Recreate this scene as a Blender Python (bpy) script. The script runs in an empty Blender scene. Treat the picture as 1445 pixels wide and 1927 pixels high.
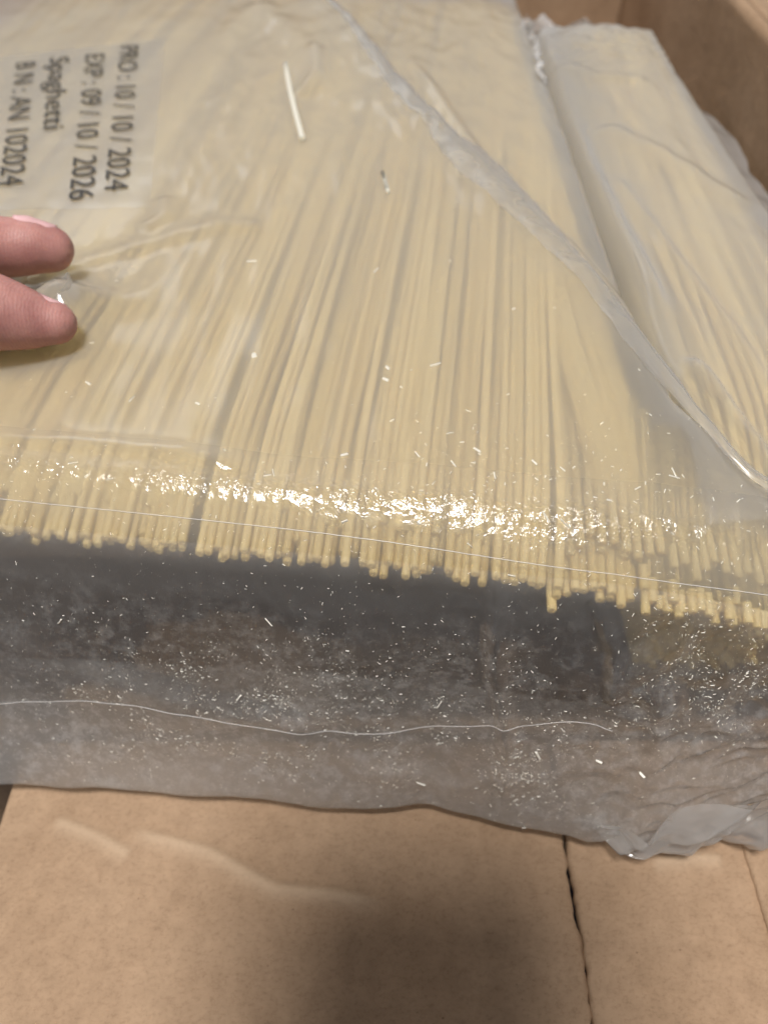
import bpy, math, random
import numpy as np
from mathutils import Vector, Matrix, noise as mnoise

random.seed(7)
rng = np.random.default_rng(7)
scene = bpy.context.scene
COL = scene.collection
MM = 0.001

# ------------------------------------------------------------------ camera
PITCH = math.radians(49)
cam_d = bpy.data.cameras.new("camera")
cam = bpy.data.objects.new("camera", cam_d)
COL.objects.link(cam)
cam.location = (0, 0, 0.190)
cam.rotation_euler = (math.pi / 2 - PITCH, 0, 0)
cam_d.sensor_fit = 'HORIZONTAL'
cam_d.sensor_width = 26.0
cam_d.lens = 26.0
cam_d.clip_start = 0.004
cam_d.clip_end = 20
cam_d.dof.use_dof = True
cam_d.dof.focus_distance = 0.146
cam_d.dof.aperture_fstop = 12.5
scene.camera = cam

# ------------------------------------------------------------------ room light
world = bpy.data.worlds.new("World")
scene.world = world
world.use_nodes = True
bg = world.node_tree.nodes["Background"]
bg.inputs["Color"].default_value = (0.97, 0.97, 1.0, 1)
bg.inputs["Strength"].default_value = 0.27

lamp_d = bpy.data.lights.new("ceiling_lamp", 'AREA')
lamp_d.shape = 'DISK'
lamp_d.size = 0.38
lamp_d.energy = 34.0
lamp_d.color = (1.0, 0.975, 0.945)
lamp = bpy.data.objects.new("ceiling_lamp", lamp_d)
lamp.location = (-0.16, -0.27, 1.72)
lamp.rotation_euler = (Vector((0, 0.1, 0)) - Vector(lamp.location)).to_track_quat('-Z', 'Y').to_euler()
COL.objects.link(lamp)

fill_d = bpy.data.lights.new("sheen_fill", 'AREA')               # cool fill light added for sheen on the film, no lamp known there
fill_d.shape = 'RECTANGLE'; fill_d.size = 0.9; fill_d.size_y = 0.5
fill_d.energy = 2.0
fill_d.color = (0.86, 0.93, 1.0)
fill = bpy.data.objects.new("sheen_fill", fill_d)
fill.location = (-0.75, 1.45, 1.05)
fill.rotation_euler = (Vector((-0.05, 0.25, 0.08)) - Vector(fill.location)).to_track_quat('-Z', 'Y').to_euler()
COL.objects.link(fill)

scene.view_settings.view_transform = 'Standard'
scene.view_settings.look = 'None'
scene.view_settings.exposure = 0.12
scene.view_settings.gamma = 1.0
scene.render.engine = 'CYCLES'
cy = scene.cycles
cy.use_denoising = True
cy.max_bounces = 6
cy.transparent_max_bounces = 12
cy.transmission_bounces = 5
cy.diffuse_bounces = 3
cy.caustics_refractive = True
cy.blur_glossy = 2.0
cy.caustics_reflective = False
cy.sample_clamp_indirect = 4.0
cy.use_adaptive_sampling = True
cy.adaptive_threshold = 0.05

# ------------------------------------------------------------------ helpers
def smooth(e0, e1, x):
    t = np.clip((x - e0) / (e1 - e0), 0, 1)
    return t * t * (3 - 2 * t)

_perm = np.random.default_rng(3).permutation(4096)
_grad = np.random.default_rng(4).uniform(-1, 1, (4096, 2))
def gnoise(x, y):
    """2-D gradient noise, about -1..1"""
    x = np.asarray(x, float); y = np.asarray(y, float)
    xi = np.floor(x).astype(int); yi = np.floor(y).astype(int)
    xf = x - xi; yf = y - yi
    def g(ix, iy, dx, dy):
        h = _perm[(_perm[ix & 4095] + iy) & 4095]
        v = _grad[h]
        return v[..., 0] * dx + v[..., 1] * dy
    u = xf ** 3 * (xf * (xf * 6 - 15) + 10); v = yf ** 3 * (yf * (yf * 6 - 15) + 10)
    n00 = g(xi, yi, xf, yf); n10 = g(xi + 1, yi, xf - 1, yf)
    n01 = g(xi, yi + 1, xf, yf - 1); n11 = g(xi + 1, yi + 1, xf - 1, yf - 1)
    return ((n00 * (1 - u) + n10 * u) * (1 - v) + (n01 * (1 - u) + n11 * u) * v) * 1.6

def fbm(x, y, o=3):
    s = 0; a = 1.0; f = 1.0
    for k in range(o):
        s = s + a * gnoise(x * f + 17.3 * k, y * f - 9.1 * k); a *= 0.5; f *= 2.03
    return s

def ridged(x, y, o=2):
    s = 0; a = 1.0; f = 1.0
    for k in range(o):
        s = s + a * (1 - np.abs(gnoise(x * f + 31.7 * k, y * f + 5.9 * k)) * 2); a *= 0.5; f *= 2.1
    return s

def seg_dist(X, Y, pts):
    """distance to a polyline, signed side, and 0..1 parameter along it"""
    best = np.full(np.shape(X), 1e9); side = np.zeros(np.shape(X)); par = np.zeros(np.shape(X))
    n = len(pts) - 1
    for i in range(n):
        x0, y0 = pts[i]; x1, y1 = pts[i + 1]
        dx, dy = x1 - x0, y1 - y0; L2 = dx * dx + dy * dy
        t = np.clip(((X - x0) * dx + (Y - y0) * dy) / L2, 0, 1)
        ex = X - (x0 + t * dx); ey = Y - (y0 + t * dy)
        d = np.hypot(ex, ey); m = d < best
        best = np.where(m, d, best)
        side = np.where(m, np.sign(dx * ey - dy * ex), side)
        par = np.where(m, (i + t) / n, par)
    return best, side, par

def ridge(X, Y, pts, h, wl, wr, taper=0.12):
    """a fold: height h, width wl on its left side and wr on its right side"""
    d, s, p = seg_dist(X, Y, pts)
    w = np.where(s > 0, wl, wr)
    e = smooth(0, taper, p) * smooth(0, taper, 1 - p) if taper > 0 else 1
    return h * np.exp(-(d / w) ** 2) * e

def empty(name, loc_mm, label=None, cat=None, group=None):
    o = bpy.data.objects.new(name, None)
    o.location = Vector(loc_mm) * MM
    o.empty_display_size = 0.01
    COL.objects.link(o)
    tag(o, label, cat, group)
    return o

def tag(o, label=None, cat=None, group=None, kind=None):
    if label: o["label"] = label
    if cat: o["category"] = cat
    if group: o["group"] = group
    if kind: o["kind"] = kind
    return o

def mesh_obj(name, verts_mm, faces, mat, parent=None, shade=True, attrs=None, base=None):
    v = np.asarray(verts_mm, float) * MM
    off = np.zeros(3)
    if parent is not None:
        off = np.array(parent.matrix_world.translation if parent.parent else parent.location)
    elif base is not None:
        off = np.array(base, float) * MM
    me = bpy.data.meshes.new(name)
    me.from_pydata([tuple(p) for p in (v - off)], [], [tuple(int(i) for i in f) for f in faces])
    me.update()
    if shade:
        me.polygons.foreach_set("use_smooth", [True] * len(me.polygons))
    if attrs:
        for k, a in attrs.items():
            at = me.attributes.new(k, 'FLOAT', 'POINT')
            at.data.foreach_set("value", np.asarray(a, np.float32).ravel())
    if mat: me.materials.append(mat)
    o = bpy.data.objects.new(name, me)
    COL.objects.link(o)
    if parent is not None:
        o.parent = parent
    elif base is not None:
        o.location = Vector(off)
    return o

def grid_faces(nu, nv, flip=False):
    i = np.arange(nu - 1)[:, None]; j = np.arange(nv - 1)[None, :]
    a = (i * nv + j).ravel(); b = a + nv; c = b + 1; d = a + 1
    return np.stack([a, d, c, b] if flip else [a, b, c, d], 1)

def box(x0, x1, y0, y1, z0, z1):
    v = [(x, y, z) for z in (z0, z1) for y in (y0, y1) for x in (x0, x1)]
    f = [(0, 2, 3, 1), (4, 5, 7, 6), (0, 1, 5, 4), (2, 6, 7, 3), (0, 4, 6, 2), (1, 3, 7, 5)]
    return v, f

def tube(path, rad, n=6):
    """tube round a path of points; rad a number or one per point"""
    P = [Vector(p) for p in path]
    V = []; F = []
    for i, p in enumerate(P):
        t = (P[min(i + 1, len(P) - 1)] - P[max(i - 1, 0)]).normalized()
        a = t.cross(Vector((0, 0, 1)))
        if a.length < 1e-4: a = t.cross(Vector((0, 1, 0)))
        a.normalize(); b = t.cross(a)
        r = rad[i] if hasattr(rad, '__len__') else rad
        for k in range(n):
            q = 2 * math.pi * k / n
            V.append(p + a * (r * math.cos(q)) + b * (r * math.sin(q)))
    for i in range(len(P) - 1):
        for k in range(n):
            F.append((i * n + k, i * n + (k + 1) % n, (i + 1) * n + (k + 1) % n, (i + 1) * n + k))
    F.append(tuple(range(n))[::-1]); F.append(tuple((len(P) - 1) * n + k for k in range(n)))
    return [tuple(v) for v in V], F

# ------------------------------------------------------------------ materials
def new_mat(name):
    m = bpy.data.materials.new(name); m.use_nodes = True
    nt = m.node_tree
    for n in list(nt.nodes): nt.nodes.remove(n)
    out = nt.nodes.new("ShaderNodeOutputMaterial")
    def N(t, **kw):
        n = nt.nodes.new(t)
        for k, v in kw.items():
            if k in n.inputs.keys(): n.inputs[k].default_value = v
            else: setattr(n, k, v)
        return n
    return m, nt, out, N, nt.links.new

def ramp(N, stops):
    r = N("ShaderNodeValToRGB")
    e = r.color_ramp.elements
    while len(e) < len(stops): e.new(0.5)
    for el, (p, c) in zip(e, stops):
        el.position = p; el.color = (*c, 1)
    return r

def film_material(name, haze=0.17, blur=0.35, rough=0.2, tint=(0.96, 0.95, 0.935), crushed=False, dust_haze=False, thru=0.70, ior=1.5, milk=False):
    """thin milky polyethylene: clear part, slightly blurring part, white scattering part, gloss"""
    m, nt, out, N, L = new_mat(name)
    tc = N("ShaderNodeTexCoord"); ge = N("ShaderNodeNewGeometry")
    nrm = None
    if crushed:      # finely crushed film where the attribute 'crinkle' says so
        n2 = N("ShaderNodeTexNoise", Scale=450.0, Detail=2.0, Roughness=0.6, Distortion=1.6)
        vo = N("ShaderNodeTexVoronoi", Scale=320.0)
        for n in (n2, vo): L(tc.outputs["Object"], n.inputs["Vector"])
        at = N("ShaderNodeAttribute", attribute_name="crinkle")
        ad = N("ShaderNodeMath", operation='ADD'); L(n2.outputs["Fac"], ad.inputs[0]); L(vo.outputs["Distance"], ad.inputs[1])
        b2 = N("ShaderNodeBump", Distance=0.00055)
        L(at.outputs["Fac"], b2.inputs["Strength"]); L(ad.outputs[0], b2.inputs["Height"])
        nrm = b2.outputs[0]
    tr = N("ShaderNodeBsdfTransparent"); tr.inputs["Color"].default_value = (*tint, 1)
    clear = tr.outputs[0]
    if blur > 0:
        rf = N("ShaderNodeBsdfRefraction", Roughness=0.55, IOR=1.2); rf.inputs["Color"].default_value = (*tint, 1)
        mx1 = N("ShaderNodeMixShader"); mx1.inputs[0].default_value = blur
        L(tr.outputs[0], mx1.inputs[1]); L(rf.outputs[0], mx1.inputs[2]); clear = mx1.outputs[0]
    df = N("ShaderNodeBsdfDiffuse"); df.inputs["Color"].default_value = (0.84, 0.83, 0.82, 1)
    tl = N("ShaderNodeBsdfTranslucent"); tl.inputs["Color"].default_value = (0.84, 0.83, 0.82, 1)
    if nrm: L(nrm, df.inputs["Normal"])
    mx2 = N("ShaderNodeMixShader"); mx2.inputs[0].default_value = thru
    L(df.outputs[0], mx2.inputs[1]); L(tl.outputs[0], mx2.inputs[2])
    # scattering grows with the length of the path through the film: 1 - (1-haze)^(1/cos)
    dp = N("ShaderNodeVectorMath", operation='DOT_PRODUCT'); L(ge.outputs["Incoming"], dp.inputs[0]); L(ge.outputs["Normal"], dp.inputs[1])
    ab = N("ShaderNodeMath", operation='ABSOLUTE'); L(dp.outputs["Value"], ab.inputs[0])
    mxm = N("ShaderNodeMath", operation='MAXIMUM'); mxm.inputs[1].default_value = 0.16; L(ab.outputs[0], mxm.inputs[0])
    inv = N("ShaderNodeMath", operation='DIVIDE'); inv.inputs[0].default_value = 1.0; L(mxm.outputs[0], inv.inputs[1])
    base = N("ShaderNodeMath", operation='SUBTRACT'); base.inputs[0].default_value = 1.0; base.inputs[1].default_value = haze
    ma = N("ShaderNodeAttribute", attribute_name="milk") if milk else None    # milkiness per place, with far glare and lip brightness painted in
    if milk: L(ma.outputs["Fac"], base.inputs[1])
    if dust_haze:        # dust clouds clinging to the film, plus painted lip brightness (attribute 'dusty')
        nd = N("ShaderNodeTexNoise", Scale=300.0, Detail=6.0, Roughness=0.8); L(tc.outputs["Object"], nd.inputs["Vector"])
        mr = N("ShaderNodeMapRange"); mr.inputs[1].default_value = 0.47; mr.inputs[2].default_value = 0.74
        mr.inputs[3].default_value = 0.0; mr.inputs[4].default_value = 0.5
        L(nd.outputs["Fac"], mr.inputs[0])
        da = N("ShaderNodeAttribute", attribute_name="dust_haze")
        mu = N("ShaderNodeMath", operation='MULTIPLY'); L(mr.outputs[0], mu.inputs[0]); L(da.outputs["Fac"], mu.inputs[1])
        hz = N("ShaderNodeMath", operation='ADD'); hz.inputs[1].default_value = haze; L(mu.outputs[0], hz.inputs[0])
        if milk: L(ma.outputs["Fac"], hz.inputs[1])
        L(hz.outputs[0], base.inputs[1])
    pw = N("ShaderNodeMath", operation='POWER'); L(base.outputs[0], pw.inputs[0]); L(inv.outputs[0], pw.inputs[1])
    one = N("ShaderNodeMath", operation='SUBTRACT'); one.inputs[0].default_value = 1.0; L(pw.outputs[0], one.inputs[1])
    mx3 = N("ShaderNodeMixShader"); L(one.outputs[0], mx3.inputs[0])
    L(clear, mx3.inputs[1]); L(mx2.outputs[0], mx3.inputs[2])
    io = N("ShaderNodeMapRange"); io.inputs[3].default_value = ior; io.inputs[4].default_value = 1 / ior
    L(ge.outputs["Backfacing"], io.inputs[0])
    fr = N("ShaderNodeFresnel"); L(io.outputs[0], fr.inputs["IOR"])
    gl = N("ShaderNodeBsdfGlossy", Roughness=rough)
    if nrm: L(nrm, gl.inputs["Normal"])
    mx4 = N("ShaderNodeMixShader"); L(fr.outputs[0], mx4.inputs[0])
    L(mx3.outputs[0], mx4.inputs[1]); L(gl.outputs[0], mx4.inputs[2])
    L(mx4.outputs[0], out.inputs["Surface"])
    return m

def pasta_material(name, c0, c1, rough=0.45):
    m, nt, out, N, L = new_mat(name)
    oi = N("ShaderNodeObjectInfo")
    rp = ramp(N, [(0.0, c0), (1.0, c1)])
    tc = N("ShaderNodeTexCoord")
    n = N("ShaderNodeTexNoise", Scale=900.0, Detail=3.0); L(tc.outputs["Object"], n.inputs["Vector"])
    ma = N("ShaderNodeMath", operation='MULTIPLY_ADD'); ma.inputs[1].default_value = 0.35
    sb = N("ShaderNodeMath", operation='SUBTRACT'); sb.inputs[1].default_value = 0.175
    L(n.outputs["Fac"], ma.inputs[0]); L(oi.outputs["Random"], ma.inputs[2]); L(ma.outputs[0], sb.inputs[0])
    L(sb.outputs[0], rp.inputs[0])
    p = N("ShaderNodeBsdfPrincipled", Roughness=rough)
    L(rp.outputs[0], p.inputs["Base Color"])
    p.inputs["Subsurface Weight"].default_value = 0.0
    # dried pasta lets light through
    tl = N("ShaderNodeBsdfTranslucent"); L(rp.outputs[0], tl.inputs["Color"])
    mx = N("ShaderNodeMixShader"); mx.inputs[0].default_value = 0.3
    L(p.outputs[0], mx.inputs[1]); L(tl.outputs[0], mx.inputs[2])
    L(mx.outputs[0], out.inputs["Surface"])
    return m

def cardboard_material():
    m, nt, out, N, L = new_mat("kraft_cardboard")
    tc = N("ShaderNodeTexCoord")
    big = N("ShaderNodeTexNoise", Scale=28.0, Detail=5.0, Roughness=0.6)
    fib = N("ShaderNodeTexNoise", Scale=900.0, Detail=4.0, Roughness=0.7)
    mot = N("ShaderNodeTexNoise", Scale=230.0, Detail=3.0, Roughness=0.6)
    mp = N("ShaderNodeMapping"); mp.inputs["Scale"].default_value = (0.9, 1.25, 1.0)
    L(tc.outputs["Object"], mp.inputs[0])
    L(tc.outputs["Object"], big.inputs[0]); L(mp.outputs[0], fib.inputs[0]); L(tc.outputs["Object"], mot.inputs[0])
    r1 = ramp(N, [(0.25, (0.318, 0.208, 0.126)), (0.5, (0.362, 0.242, 0.152)), (0.8, (0.418, 0.288, 0.186))])
    L(big.outputs["Fac"], r1.inputs[0])
    r2 = ramp(N, [(0.28, (0.62, 0.58, 0.55)), (0.5, (1, 1, 1)), (0.75, (1.14, 1.15, 1.17))])
    L(fib.outputs["Fac"], r2.inputs[0])
    r3 = ramp(N, [(0.3, (0.90, 0.89, 0.88)), (0.7, (1.06, 1.06, 1.06))])
    L(mot.outputs["Fac"], r3.inputs[0])
    m1 = N("ShaderNodeMixRGB", blend_type='MULTIPLY'); m1.inputs[0].default_value = 0.5
    L(r1.outputs[0], m1.inputs[1]); L(r2.outputs[0], m1.inputs[2])
    m2 = N("ShaderNodeMixRGB", blend_type='MULTIPLY'); m2.inputs[0].default_value = 1.0
    L(m1.outputs[0], m2.inputs[1]); L(r3.outputs[0], m2.inputs[2])
    # scattered dark fibres
    vo = N("ShaderNodeTexVoronoi", Scale=260.0); L(mp.outputs[0], vo.inputs["Vector"])
    vr = ramp(N, [(0.0, (0.45, 0.42, 0.4)), (0.09, (1, 1, 1))]); L(vo.outputs["Distance"], vr.inputs[0])
    wn = N("ShaderNodeTexNoise", Scale=120.0); L(tc.outputs["Object"], wn.inputs[0])
    wr = ramp(N, [(0.55, (0, 0, 0)), (0.63, (1, 1, 1))]); L(wn.outputs["Fac"], wr.inputs[0])
    m3 = N("ShaderNodeMixRGB", blend_type='MULTIPLY'); L(wr.outputs[0], m3.inputs[0])
    L(m2.outputs[0], m3.inputs[1]); L(vr.outputs[0], m3.inputs[2])
    p = N("ShaderNodeBsdfPrincipled", Roughness=0.78)
    p.inputs["Specular IOR Level"].default_value = 0.25
    wa = N("ShaderNodeAttribute", attribute_name="crease_tone")               # lighter tone along creases
    wm = N("ShaderNodeMath", operation='MULTIPLY'); wm.inputs[1].default_value = 0.45; L(wa.outputs["Fac"], wm.inputs[0])
    m4 = N("ShaderNodeMixRGB"); m4.inputs[2].default_value = (0.56, 0.42, 0.29, 1)
    L(wm.outputs[0], m4.inputs[0]); L(m3.outputs[0], m4.inputs[1])
    L(m4.outputs[0], p.inputs["Base Color"])
    b = N("ShaderNodeBump", Strength=0.35, Distance=0.0003); L(fib.outputs["Fac"], b.inputs["Height"])
    b2 = N("ShaderNodeBump", Strength=0.3, Distance=0.001); L(mot.outputs["Fac"], b2.inputs["Height"]); L(b.outputs[0], b2.inputs["Normal"])
    L(b2.outputs[0], p.inputs["Normal"])
    L(p.outputs[0], out.inputs["Surface"])
    return m

def plain(name, col, rough=0.5, scale=300.0, amt=0.15, spec=0.5, bump=0.1, metallic=0.0):
    m, nt, out, N, L = new_mat(name)
    tc = N("ShaderNodeTexCoord")
    n = N("ShaderNodeTexNoise", Scale=scale, Detail=3.0); L(tc.outputs["Object"], n.inputs["Vector"])
    lo = tuple(c * (1 - amt) for c in col); hi = tuple(min(1, c * (1 + amt)) for c in col)
    r = ramp(N, [(0.3, lo), (0.7, hi)]); L(n.outputs["Fac"], r.inputs[0])
    p = N("ShaderNodeBsdfPrincipled", Roughness=rough, Metallic=metallic)
    p.inputs["Specular IOR Level"].default_value = spec
    L(r.outputs[0], p.inputs["Base Color"])
    b = N("ShaderNodeBump", Strength=bump, Distance=0.0004); L(n.outputs["Fac"], b.inputs["Height"]); L(b.outputs[0], p.inputs["Normal"])
    L(p.outputs[0], out.inputs["Surface"])
    return m

def skin_material():
    m, nt, out, N, L = new_mat("skin")
    tc = N("ShaderNodeTexCoord")
    n = N("ShaderNodeTexNoise", Scale=110.0, Detail=6.0, Roughness=0.65); L(tc.outputs["Object"], n.inputs["Vector"])
    r = ramp(N, [(0.3, (0.34, 0.148, 0.132)), (0.72, (0.53, 0.268, 0.232))]); L(n.outputs["Fac"], r.inputs[0])
    w = N("ShaderNodeTexWave", Scale=480.0, Distortion=5.0); L(tc.outputs["Object"], w.inputs["Vector"])
    v = N("ShaderNodeTexVoronoi", Scale=1500.0); L(tc.outputs["Object"], v.inputs["Vector"])
    p = N("ShaderNodeBsdfPrincipled", Roughness=0.48)
    L(r.outputs[0], p.inputs["Base Color"])
    p.inputs["Subsurface Weight"].default_value = 0.25
    p.inputs["Subsurface Scale"].default_value = 0.002
    p.inputs["Subsurface Radius"].default_value = (1.0, 0.35, 0.2)
    b = N("ShaderNodeBump", Strength=0.12, Distance=0.0002); L(w.outputs["Fac"], b.inputs["Height"])
    b2 = N("ShaderNodeBump", Strength=0.15, Distance=0.0002); L(v.outputs["Distance"], b2.inputs["Height"]); L(b.outputs[0], b2.inputs["Normal"])
    L(b2.outputs[0], p.inputs["Normal"])
    L(p.outputs[0], out.inputs["Surface"])
    return m

M_FILM = film_material("milky_film", 0.42, 0.65, rough=0.15, thru=0.75, milk=True)
M_FILMC = film_material("crushed_film", 0.40, 0.4, rough=0.11, crushed=True, thru=0.74, ior=1.7, milk=True)
M_FILMD = film_material("dusty_film", 0.12, 0.35, rough=0.13, dust_haze=True, crushed=True, thru=0.58, ior=1.6, milk=True)
M_FILM2 = film_material("milky_film_packet", 0.49, 0.6, rough=0.22)
M_FILMFOLD = film_material("folded_film", 0.24, 0.15, rough=0.14, thru=0.45)
M_FILMLAP = film_material("gathered_film", 0.14, 0.4, rough=0.22, thru=0.45)
M_FRILL = film_material("ruffled_film", 0.42, 0.1, rough=0.18, thru=0.4)
M_STICK = film_material("clear_sticker", haze=0.035, blur=0.0, rough=0.16, tint=(1, 1, 1), thru=0.5)
M_PASTA = pasta_material("durum_pasta", (0.78, 0.585, 0.215), (0.94, 0.76, 0.35))
M_PASTAW = pasta_material("pale_pasta", (0.90, 0.87, 0.76), (0.94, 0.91, 0.82))
M_CRUMB = plain("pasta_crumb", (0.86, 0.83, 0.74), 0.4, 900, 0.06)
M_CARD = cardboard_material()
M_CUT = plain("cardboard_cut_edge", (0.52, 0.37, 0.23), 0.9, 500, 0.25)
M_INK = plain("black_ink", (0.035, 0.032, 0.03), 0.6, 500, 0.3)
M_SKIN = skin_material()
M_NAIL = plain("finger_nail", (0.66, 0.40, 0.40), 0.28, 200, 0.06, bump=0.03)
M_FLOOR = plain("dark_blue_floor", (0.012, 0.018, 0.035), 0.6, 60, 0.3)
M_SEAM = film_material("welded_seam", haze=0.7, blur=0.0, rough=0.25, thru=0.3)
M_PHONE = plain("phone_body", (0.02, 0.02, 0.022), 0.3, 100, 0.1)
M_LENS = plain("phone_lens", (0.01, 0.01, 0.012), 0.05, 100, 0.1)

# ------------------------------------------------------------------ ground
v, f = box(-1500, 1500, -1500, 1500, -140, -125)
tag(mesh_obj("floor", v, f, M_FLOOR, shade=False), "dark blue floor under the cardboard box", "floor", kind="structure")

# ------------------------------------------------------------------ the cardboard box
carton = empty("cardboard_box", (0, 150, -123), "open brown corrugated cardboard box holding both bags of spaghetti", "box")
WR = [[(-80.5, 66.4), (-68, 62), (-59.3, 57.7)], [(-62, 63.5), (-50, 61), (-40.7, 58.5), (-32, 54), (-24.8, 50.7), (-12, 49.5), (1, 47.3)],
      [(62, 56), (72, 57.5), (80, 57)]]
def floor_panel(name, x0, x1, y0, y1, zt, jag0=0.0, jag1=0.0, thick=3.2, step=0.8):
    """a corrugated sheet with a finely dented upper face; jag* make that long edge ragged"""
    nx = int((x1 - x0) / step) + 1; ny = int((y1 - y0) / step) + 1
    xs = np.linspace(x0, x1, nx); ys = np.linspace(y0, y1, ny)
    X, Y = np.meshgrid(xs, ys, indexing='ij')
    e0 = jag0 * (0.6 * fbm(Y / 6.0, Y * 0 + 3.3, 4) + 0.5 * gnoise(Y / 22.0, Y * 0 + 8))
    e1 = jag1 * (0.6 * fbm(Y / 5.0, Y * 0 + 7.7, 4) + 0.5 * gnoise(Y / 25.0, Y * 0 + 2))
    X = X + e0 * np.exp(-(X - x0) / 2.0) + e1 * np.exp(-(x1 - X) / 2.0)
    Z = zt + 0.35 * fbm(X / 40.0, Y / 40.0, 3) + 0.06 * np.sin(X * 2 * math.pi / 7.5) + 0.05 * gnoise(X / 5, Y / 5)
    crease_tone = np.zeros_like(X)
    for w in WR:
        rd = ridge(X, Y, w, 1.0, 1.0, 2.2, 0.1); Z = Z + 0.8 * rd; crease_tone = crease_tone + rd
    if jag1: Z = Z - 0.7 * np.exp(-(x1 - X) / 1.6)
    if jag0: Z = Z - 0.5 * np.exp(-(X - x0) / 1.6)
    top = np.stack([X, Y, Z], -1).reshape(-1, 3)
    bot = top.copy(); bot[:, 2] -= thick
    V = np.concatenate([top, bot]); n = len(top)
    F = [tuple(q) for q in grid_faces(nx, ny)]
    idx = np.arange(n).reshape(nx, ny)
    rim = np.concatenate([idx[:, 0], idx[-1, 1:], idx[::-1, -1][1:], idx[0, ::-1][1:]])
    F += [(rim[k], rim[k + 1], rim[k + 1] + n, rim[k] + n)[::-1] for k in range(len(rim) - 1)]
    return mesh_obj(name, V, F, M_CARD, carton, attrs={"crease_tone": np.tile(np.clip(crease_tone, 0, 1).ravel(), 2)})
floor_panel("front_flap", -93, 43.0, -60, 86, 0, jag1=1.5)
floor_panel("front_flap", 43.9, 135, -60, 86, 0.1, jag0=1.2)
floor_panel("front_flap", 85, 138, -60, 61, 1.8, jag0=0.5, thick=1.4)
v, f = box(-330, 133, 150, 495, -4.5, -0.8); mesh_obj("divider_sheet", v, f, M_CARD, carton, shade=False)

def wall_panel(name, p0, p1, z0, z1, thick, wav=0.8, n=90, m=30):
    """an upright corrugated sheet from p0 to p1"""
    p0 = np.array(p0, float); p1 = np.array(p1, float)
    d = (p1 - p0) / np.linalg.norm(p1 - p0); nrm = np.array([d[1], -d[0]])
    s = np.linspace(0, np.linalg.norm(p1 - p0), n); z = np.linspace(z0, z1, m)
    S, Z = np.meshgrid(s, z, indexing='ij')
    off = wav * fbm(S / 60, Z / 50 + p0[0] * 0.01, 3) + 0.05 * np.sin(S * 2 * math.pi / 7.0)
    def face(o):
        return np.stack([p0[0] + d[0] * S + nrm[0] * (off + o), p0[1] + d[1] * S + nrm[1] * (off + o), Z + 0.6 * gnoise(S / 30, S * 0)], -1).reshape(-1, 3)
    A = face(0); B = face(thick); k = len(A)
    g = grid_faces(n, m)
    F = [tuple(q) for q in g] + [tuple(q[::-1] + k) for q in g]
    idx = np.arange(k).reshape(n, m)
    rim = np.concatenate([idx[:, 0], idx[-1, 1:], idx[::-1, -1][1:], idx[0, ::-1][1:]])
    F += [(rim[q], rim[q + 1], rim[q + 1] + k, rim[q] + k)[::-1] for q in range(len(rim) - 1)]
    return mesh_obj(name, np.concatenate([A, B]), F, M_CARD, carton)
wall_panel("front_wall", (134, 91), (-330, 91), -118, -3.6, 4.0)
v, f = box(-330, 137, 92, 499, -123.5, -119); mesh_obj("bottom", v, f, M_CARD, carton, shade=False)
wall_panel("side_wall", (134, 60), (134, 500), -118, 98, 4.0, m=60)
wall_panel("far_wall", (137, 500), (-330, 500), -118, 118, 4.0, m=60)
# the side flap, folded outwards over the wall's rim
xs = np.linspace(0, 1, 24); ys = np.linspace(70, 496, 60)
U, Y = np.meshgrid(xs, ys, indexing='ij')
X = 138.6 + 118 * U; Z = 97.0 - 26 * U - 30 * U * U + 1.2 * fbm(X / 50, Y / 50) + 1.0 * np.exp(-U * 30)
A = np.stack([X, Y, Z], -1).reshape(-1, 3); B = A.copy(); B[:, 2] -= 3.5
g = grid_faces(24, 60); k = len(A); idx = np.arange(k).reshape(24, 60)
rim = np.concatenate([idx[:, 0], idx[-1, 1:], idx[::-1, -1][1:], idx[0, ::-1][1:]])
F = [tuple(q) for q in g] + [tuple(q[::-1] + k) for q in g] + [(rim[q], rim[q + 1], rim[q + 1] + k, rim[q] + k)[::-1] for q in range(len(rim) - 1)]
mesh_obj("side_flap", np.concatenate([A, B]), F, M_CARD, carton)

# ------------------------------------------------------------------ the large bag's film
TH = math.radians(7.0); CT, ST = math.cos(TH), math.sin(TH)
EDGE_Y = 97.0
def loc2w(a, b): return CT * a + ST * b, EDGE_Y - ST * a + CT * b
def w2loc(X, Y): return CT * X - ST * (Y - EDGE_Y), ST * X + CT * (Y - EDGE_Y)

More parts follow.
